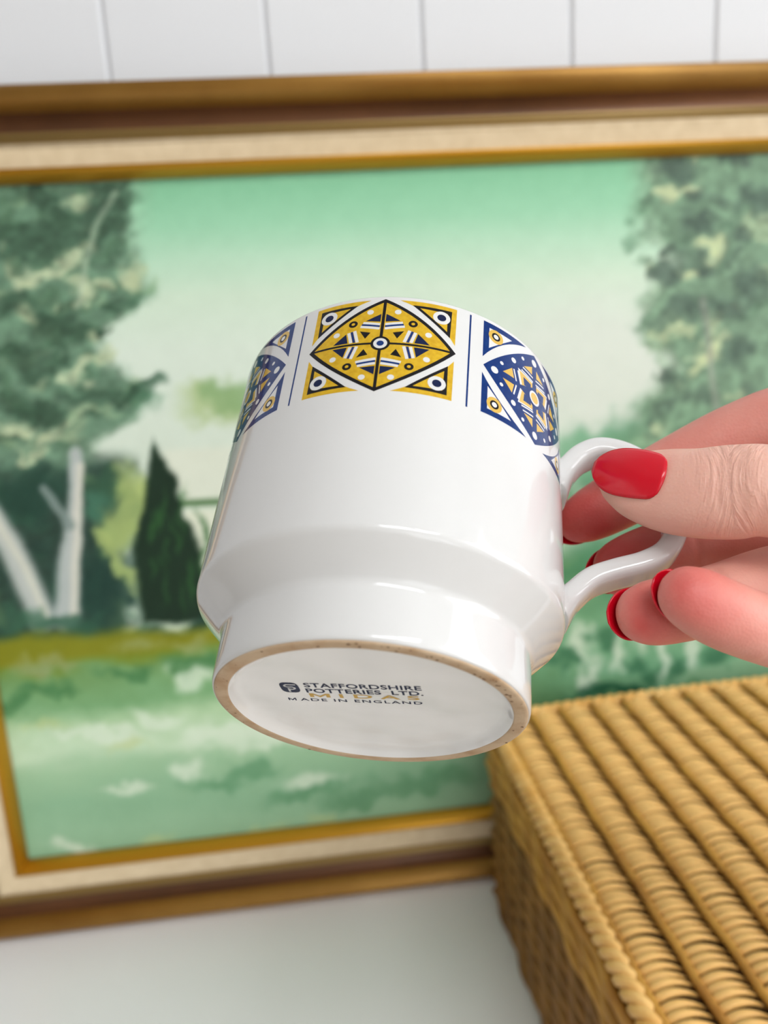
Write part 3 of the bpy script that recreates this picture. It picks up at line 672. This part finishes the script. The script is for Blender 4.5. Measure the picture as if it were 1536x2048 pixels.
for k in range(n):
    a = 2 * math.pi * k / n; vs_.append(bm.verts.new(lp(2.0 * math.copysign(abs(math.cos(a)) ** .6, math.cos(a)), 2.55 * math.copysign(abs(math.sin(a)) ** .6, math.sin(a)))))
bm.faces.new(vs_)
def lstroke(P, wd):
    Q = [Vector(p) for p in P]
    for a, b in zip(Q[:-1], Q[1:]):
        d = (b - a).normalized(); nn = Vector((-d.y, d.x)) * wd / 2; a2 = a - d * wd * .3; b2 = b + d * wd * .3
        f = bm.faces.new([bm.verts.new(lp(p.x, p.y, 1)) for p in (a2 + nn, b2 + nn, b2 - nn, a2 - nn)]); f.material_index = 2
lstroke([(1.35, 1.45), (-.5, 1.45), (-.95, 1.1), (-.95, .6), (-.5, .3), (.6, .3), (1.0, -.05), (1.0, -.55), (.55, -.85), (-.35, -.85)], .42)
lstroke([(-.35, -.45), (-.35, -2.0)], .42)
for f in bm.faces:
    f.normal_update()
    if f.normal.z > 0: f.normal_flip()
me = bpy.data.meshes.new('maker_stamp'); bm.to_mesh(me); bm.free()
st = link('maker_stamp', me, SM, mug, False); st['label'] = 'navy and gold maker stamp reading STAFFORDSHIRE POTTERIES LTD. MIDAS MADE IN ENGLAND'

# ------------------------------------------------------------------ the hand (built in camera-space millimetres, then moved to the world)
def K(px, py, z, w, t): p = px2w(px, py, z); return (p[0], p[1], p[2], w, t)
def kp(px, py, z, wpx, t): return K(px, py, z, wpx * z / FPX, t)
FING = {
 'thumb': dict(keys=[K(2120, 1190, 186, 15, 15), K(1800, 1060, 174, 11.5, 11), kp(1650, 1003, 175, 98, 9.2), kp(1530, 981, 178, 94, 9.0), kp(1465, 984, 181, 97, 8.8), kp(1400, 986, 184, 93, 8.2),
                     kp(1340, 981, 188, 88, 7.6), kp(1290, 972, 191, 77, 6.7), kp(1250, 961, 194, 62, 5.6), kp(1220, 954, 196, 44, 4.2), kp(1203, 951, 197, 24, 2.4)], tip=px2w(1197, 950, 197.5), dors=(-.12, -.30, -.94)),
 'index': dict(keys=[K(2050, 930, 198, 11, 12), K(1960, 905, 196, 10.5, 11), K(1780, 850, 204, 9.4, 9.2), K(1600, 836, 209, 8.9, 8.8), K(1480, 868, 213, 8.2, 7.8), K(1350, 934, 217, 8.0, 7.3), K(1250, 992, 218.5, 7.8, 6.8), K(1180, 1030, 218.5, 6.9, 5.8), K(1140, 1050, 219, 5.2, 4.2), K(1124, 1058, 219, 3.2, 2.6)], tip=px2w(1116, 1062, 219), dors=(-.1, .25, .96)),
 'middle': dict(keys=[K(2080, 1070, 204, 11, 12), K(1980, 1030, 205, 10.5, 11), K(1740, 1025, 208, 9.8, 9.4), K(1560, 1056, 208, 9.2, 8.8), K(1420, 1086, 208, 8.5, 7.8), K(1320, 1109, 209, 8.1, 7.1), K(1250, 1133, 209, 7.4, 6.3), K(1212, 1147, 209, 5.7, 4.6), K(1196, 1153, 209, 3.4, 2.8)], tip=px2w(1187, 1157, 209), dors=(-.25, .1, .96)),
 'ring': dict(keys=[K(2080, 1180, 202, 10.5, 12), K(1980, 1140, 197, 9.8, 10), K(1720, 1142, 194, 9.2, 9.0), K(1560, 1164, 190, 8.5, 8.2), K(1440, 1196, 185, 7.6, 7.2), K(1360, 1216, 182, 7.3, 6.7), K(1300, 1226, 179, 6.9, 6.0), K(1262, 1231, 178, 5.4, 4.5), K(1244, 1233, 177.5, 3.4, 2.8)], tip=px2w(1234, 1234, 177), dors=(-.45, .15, .88)),
 'pinky': dict(keys=[K(2080, 1320, 198, 10, 12), K(1960, 1320, 192, 8.8, 9), K(1740, 1318, 183, 7.8, 7.6), K(1610, 1284, 175, 7.3, 7.2), K(1510, 1253, 170, 7.15, 6.9), K(1440, 1225, 168, 7.2, 6.6), K(1385, 1197, 167, 6.7, 5.9), K(1350, 1177, 167, 5.3, 4.6), K(1332, 1166, 167, 3.3, 2.8)], tip=px2w(1322, 1160, 167), dors=(-.42, .2, .88)),
}
def frames(P, dors):
    T = np.gradient(P, axis=0); T /= np.linalg.norm(T, axis=1)[:, None]; dors = np.asarray(dors, float)
    N = dors - T * (T @ dors)[:, None]; N /= np.linalg.norm(N, axis=1)[:, None]; return T, N, np.cross(T, N)
def limb(keys, dors, tip=None, seg=28, sub=8):
    K_ = catmull(np.array(keys, float), sub); P = K_[:, :3]; T, N, S = frames(P, dors); V = []; F = []; n = len(P)
    for i in range(n):
        for k in range(seg):
            a = 2 * math.pi * k / seg; V.append(P[i] + S[i] * K_[i, 3] * math.cos(a) + N[i] * K_[i, 4] * math.sin(a))
    for i in range(n - 1):
        for k in range(seg): F.append((i * seg + k, i * seg + (k + 1) % seg, (i + 1) * seg + (k + 1) % seg, (i + 1) * seg + k))
    F.append(tuple(range(seg))[::-1])
    if tip is not None:
        V.append(np.asarray(tip)); F += [((n - 1) * seg + k, (n - 1) * seg + (k + 1) % seg, n * seg) for k in range(seg)]
    else: F.append(tuple((n - 1) * seg + k for k in range(seg)))
    return V, F
AV = []; AF = []
def addl(V, F):
    n = len(AV); AV.extend([np.asarray(v) for v in V]); AF.extend([tuple(n + i for i in f) for f in F])
for fd in FING.values(): addl(*limb(fd['keys'], fd['dors'], fd['tip']))
wr = (205, 30, 188)
for nm, w_, t_ in (('index', 12, 13), ('middle', 12, 13), ('ring', 12, 13), ('pinky', 11, 13)):
    k_ = FING[nm]['keys'][1]; a = np.array(k_[:3]); b = np.array(wr) + (a - np.array(wr)) * np.array([0.05, .45, .2])
    addl(*limb([(*(a - (b - a) * .05), w_, t_), (*(a * .5 + b * .5), w_ + 1, t_ + 1), (*b, w_ + 2, t_ + 2)], (0, 0, 1)))
k_ = FING['thumb']['keys'][0]; addl(*limb([(*k_[:3], 14, 14), (175, 26, 182, 17, 17), (*wr, 18, 17)], (0, 0, -1)))
addl(*limb([(104, 0, 184, 7, 10), (118, 0, 190, 13, 14), (145, 8, 190, 15, 16), (170, 16, 188, 22, 17), (195, 24, 188, 24, 18)], (0, 0, 1)))   # web and heel of the palm
addl(*limb([(158, 20, 191, 17, 13), (172, 23, 190, 24, 17), (188, 27, 190, 26, 19), (*wr, 26, 20), (235, 70, 160, 28, 23), (285, 150, 115, 35, 30), (345, 250, 62, 40, 38)], (.3, -.2, 1)))
tmp = from_data('hand_cage', np.array(AV) , AF)          # millimetres
rm = tmp.modifiers.new('r', 'REMESH'); rm.mode = 'VOXEL'; rm.voxel_size = 0.62
sm_ = tmp.modifiers.new('s', 'SMOOTH'); sm_.factor = 0.5; sm_.iterations = 7
bpy.context.view_layer.update()
ev = tmp.evaluated_get(bpy.context.evaluated_depsgraph_get()); hme = bpy.data.meshes.new_from_object(ev); bpy.data.objects.remove(tmp)
nv = len(hme.vertices); co = np.empty(nv * 3); hme.vertices.foreach_get('co', co); co = co.reshape(-1, 3)
no = np.empty(nv * 3); hme.vertices.foreach_get('normal', no); no = no.reshape(-1, 3)
flush_shade = np.zeros(nv); best = np.full(nv, 1e9); which = np.zeros(nv, int); sdist = np.zeros(nv); side = np.zeros(nv); dorsal = np.zeros(nv)
near = np.where(co[:, 0] < 112)[0]
for fi, (nm, fd) in enumerate(FING.items()):
    K_ = catmull(np.array(fd['keys'], float), 6); P = np.vstack([K_[:, :3], fd['tip']]); T, N, S = frames(P, fd['dors'])
    L = np.concatenate([[0], np.cumsum(np.linalg.norm(np.diff(P, axis=0), axis=1))]); L = L[-1] - L
    for ch in np.array_split(near, 40):
        D = co[ch][:, None] - P[None]; d2 = (D ** 2).sum(2); j = d2.argmin(1); dm = np.sqrt(d2[np.arange(len(ch)), j]) - K_[np.minimum(j, len(K_) - 1), 3]
        ok = dm < best[ch]; c2 = ch[ok]; jj = j[ok]; rel = co[c2] - P[jj]
        best[c2] = dm[ok]; which[c2] = fi; sdist[c2] = L[jj] - (rel * T[jj]).sum(1); side[c2] = (rel * S[jj]).sum(1); dorsal[c2] = (no[c2] * N[jj]).sum(1)
disp = np.zeros(nv)
def crease(fi, s0, depth, width, back, bow=0.0, lo=-9, hi=9, wob=0.0):
    mk = (which == fi) & (best < 6) & (np.sign(dorsal) == (1 if back else -1))
    c = s0 + bow * (side / 9) ** 2 + wob * np.sin(side * 1.1 + s0)
    fade = np.clip((side - lo) / 2.5, 0, 1) * np.clip((hi - side) / 2.5, 0, 1) * np.clip(abs(dorsal) * 2.2, 0, 1)
    disp[mk] -= (depth * np.exp(-((sdist - c) / width) ** 2) * fade)[mk]
for s0, dp, wd, bw in ((28.0, .16, .8, .8), (30.6, .26, .8, .2), (33.0, .22, .8, -.6), (36.5, .14, .9, -1.4)): crease(0, s0, dp, wd, True, bw, wob=.25)
crease(4, 23.0, .5, .8, False, .8); crease(4, 24.6, .25, .7, False, .8); crease(3, 24.5, .5, .8, False); crease(2, 25, .5, .8, False)
co2 = co + no * disp[:, None]
f1 = np.exp(-(np.clip(sdist - 3, 0, None) / 15.0) ** 1.5); pad = np.clip(.45 - .75 * dorsal, 0, 1)
flush_shade = np.where(best < 6, np.where(which == 0, .10 * f1, f1 * (.45 + .55 * pad) * .66 + np.where((which == 1) | (which == 2), .46, .18)), 0.14); flush_shade[co[:, 0] >= 112] = .12  # pad redness, plus shade put into the index and middle finger colour
# skin turns rosier around the nail folds
fold = np.where((which == 0) & (dorsal > .2), np.exp(-((sdist - 17.3) / 1.3) ** 2) * .22 * np.clip(1 - abs(side) / 7, 0, 1), 0); flush_shade = np.clip(flush_shade + fold, 0, 1)
world_co = c2w(co2 * 1e-3)
hme.vertices.foreach_set('co', world_co.ravel()); hme.update()
fa = hme.attributes.new('flush_shade', 'FLOAT', 'POINT'); fa.data.foreach_set('value', flush_shade)
wr_mask = np.where((which == 0) & (best < 6), np.clip(dorsal * 2.5, 0, 1) * np.exp(-(np.abs(sdist - 31) / 7.5) ** 2.5), 0)
vec = np.stack([sdist + .05 * side ** 2 * np.sign(31 - sdist) * .6, side, wr_mask], 1)
wa = hme.attributes.new('wrinkle', 'FLOAT_VECTOR', 'POINT'); wa.data.foreach_set('vector', vec.ravel())
skin = mat('skin', (0.5, 0.3, 0.22), 0.48, spec=0.4); nt = skin.node_tree; b = nt.nodes['Principled BSDF']; N_ = nt.nodes.new; Lk = nt.links.new
at = N_('ShaderNodeAttribute'); at.attribute_name = 'flush_shade'; tc = N_('ShaderNodeTexCoord')
nz = N_('ShaderNodeTexNoise'); nz.inputs['Scale'].default_value = 130; nz.inputs['Detail'].default_value = 4; Lk(tc.outputs['Object'], nz.inputs['Vector'])
rp = N_('ShaderNodeValToRGB'); rp.color_ramp.elements[0].position = 0; rp.color_ramp.elements[1].position = 1
rp.color_ramp.elements[0].color = (*lin((232, 180, 162)), 1); rp.color_ramp.elements[1].color = (*lin((202, 82, 78)), 1)
ma = N_('ShaderNodeMath'); ma.operation = 'MULTIPLY_ADD'; Lk(nz.outputs['Fac'], ma.inputs[0]); ma.inputs[1].default_value = .36; Lk(at.outputs['Fac'], ma.inputs[2])
mb_ = N_('ShaderNodeMath'); mb_.operation = 'SUBTRACT'; Lk(ma.outputs[0], mb_.inputs[0]); mb_.inputs[1].default_value = .16
Lk(mb_.outputs[0], rp.inputs['Fac']); Lk(rp.outputs['Color'], b.inputs['Base Color'])
b.inputs['Subsurface Weight'].default_value = .25; b.inputs['Subsurface Radius'].default_value = (1.0, .35, .2); b.inputs['Subsurface Scale'].default_value = .0022
vz = N_('ShaderNodeTexVoronoi'); vz.inputs['Scale'].default_value = 1500; Lk(tc.outputs['Object'], vz.inputs['Vector'])
bp = N_('ShaderNodeBump'); bp.inputs['Strength'].default_value = .16; bp.inputs['Distance'].default_value = .0003; Lk(vz.outputs['Distance'], bp.inputs['Height']); 
wa_ = N_('ShaderNodeAttribute'); wa_.attribute_name = 'wrinkle'; sx = N_('ShaderNodeSeparateXYZ'); Lk(wa_.outputs['Vector'], sx.inputs[0])
mp_ = N_('ShaderNodeMapping'); mp_.inputs['Scale'].default_value = (.42, .06, 0.0); Lk(wa_.outputs['Vector'], mp_.inputs['Vector'])
wn_ = N_('ShaderNodeTexNoise'); wn_.inputs['Scale'].default_value = 1.0; wn_.inputs['Detail'].default_value = 3; wn_.inputs['Roughness'].default_value = .55; Lk(mp_.outputs[0], wn_.inputs['Vector'])
rg = N_('ShaderNodeMath'); rg.operation = 'SUBTRACT'; Lk(wn_.outputs['Fac'], rg.inputs[0]); rg.inputs[1].default_value = .5
ab = N_('ShaderNodeMath'); ab.operation = 'ABSOLUTE'; Lk(rg.outputs[0], ab.inputs[0])
sm2 = N_('ShaderNodeMapRange'); sm2.interpolation_type = 'SMOOTHSTEP'; sm2.inputs['From Max'].default_value = .16; Lk(ab.outputs[0], sm2.inputs['Value'])
mk_ = N_('ShaderNodeMath'); mk_.operation = 'MULTIPLY'; Lk(sm2.outputs[0], mk_.inputs[0]); Lk(sx.outputs['Z'], mk_.inputs[1])
bp2 = N_('ShaderNodeBump'); bp2.inputs['Strength'].default_value = .45; bp2.inputs['Distance'].default_value = .00040; Lk(mk_.outputs[0], bp2.inputs['Height']); Lk(bp.outputs['Normal'], bp2.inputs['Normal'])
Lk(bp2.outputs['Normal'], b.inputs['Normal'])
hand = tag(empty('person', tuple(c2w(np.array(wr) * 1e-3))), "person's right hand with red nail polish pinching the mug handle", 'person')
hb_ = link('hand', hme, skin, None); hb_.parent = hand; hb_.matrix_parent_inverse = Matrix.Translation(-hand.location)

def nail(fd, Ln, wn, ext, sag, lift, shift=0.0, tw=1.0, p1n=.45):
    """curved polished nail on the back of a fingertip; lengths in millimetres"""
    K_ = catmull(np.array(fd['keys'], float), 10); P = np.vstack([K_[:, :3], fd['tip']]); T, N, S = frames(P, fd['dors'])
    L = np.concatenate([[0], np.cumsum(np.linalg.norm(np.diff(P, axis=0), axis=1))]); L = L[-1] - L
    j = int(np.abs(L - Ln).argmin()); t_ = K_[j, 4]; jt = len(P) - 6
    P0 = P[j] + N[j] * (t_ + lift); Te = T[jt]; P1 = fd['tip'] + Te * ext + N[jt] * (p1n * t_)
    nb_, na = 22, 17; V = []; F = []
    up = N[j] * .6 + N[jt] * .4; up /= np.linalg.norm(up)
    for lay in (0, 1):
        for i in range(nb_):
            b_ = i / (nb_ - 1); prox = min(1, b_ / .14); hwid = wn * (.80 + .20 * math.sin(math.pi * min(1, b_ * .9 + .1))) * (1 - (1 - prox) ** 2 * .22)
            dist = max(0, (b_ - .55) / .45); hwid *= math.sqrt(max(0.0, 1 - dist ** 2.6 * .93))
            c = P0 * (1 - b_) + P1 * b_ + up * (1.6 * 4 * b_ * (1 - b_) * .55) * tw
            for k in range(na):
                a = -1 + 2 * k / (na - 1); bow = -(1 - prox) * 0 + .9 * (1 - a * a) * (-1 if b_ < .5 else 0) * (1 - prox)
                p = c + S[j] * (a * hwid + shift) - up * sag * (a * hwid / wn) ** 2 + (P1 - P0) / np.linalg.norm(P1 - P0) * bow
                V.append(p - up * (.55 * lay))
    o_ = nb_ * na
    for i in range(nb_ - 1):
        for k in range(na - 1):
            q = i * na + k; F.append((q, q + 1, q + na + 1, q + na)); F.append((o_ + q, o_ + q + na, o_ + q + na + 1, o_ + q + 1))
    rim = [i for i in range(na)] + [i * na + na - 1 for i in range(1, nb_)] + [(nb_ - 1) * na + k for k in range(na - 2, -1, -1)] + [i * na for i in range(nb_ - 2, 0, -1)]
    for a_, b2 in zip(rim, rim[1:] + rim[:1]): F.append((a_, o_ + a_, o_ + b2, b2))
    bm = bmesh.new(); vv = [bm.verts.new(c2w(np.asarray(v) * 1e-3)) for v in V]
    for f in F: bm.faces.new([vv[i] for i in f])
    o = bm_obj('fingernail', bm, M['nail'], None, True); o.parent = hand; o.matrix_parent_inverse = Matrix.Translation(-hand.location); o['label'] = 'glossy red polished fingernail'
nail(FING['thumb'], 16.8, 5.9, .5, 1.7, .45, 0.0, 1.2, .60)
nail(FING['index'], 12.5, 5.6, 1.2, 2.2, .2)
nail(FING['middle'], 12.5, 5.8, 1.2, 2.2, .2)
nail(FING['ring'], 12.0, 5.6, .8, 2.0, .1)
nail(FING['pinky'], 10.5, 5.0, .5, 2.0, .1)
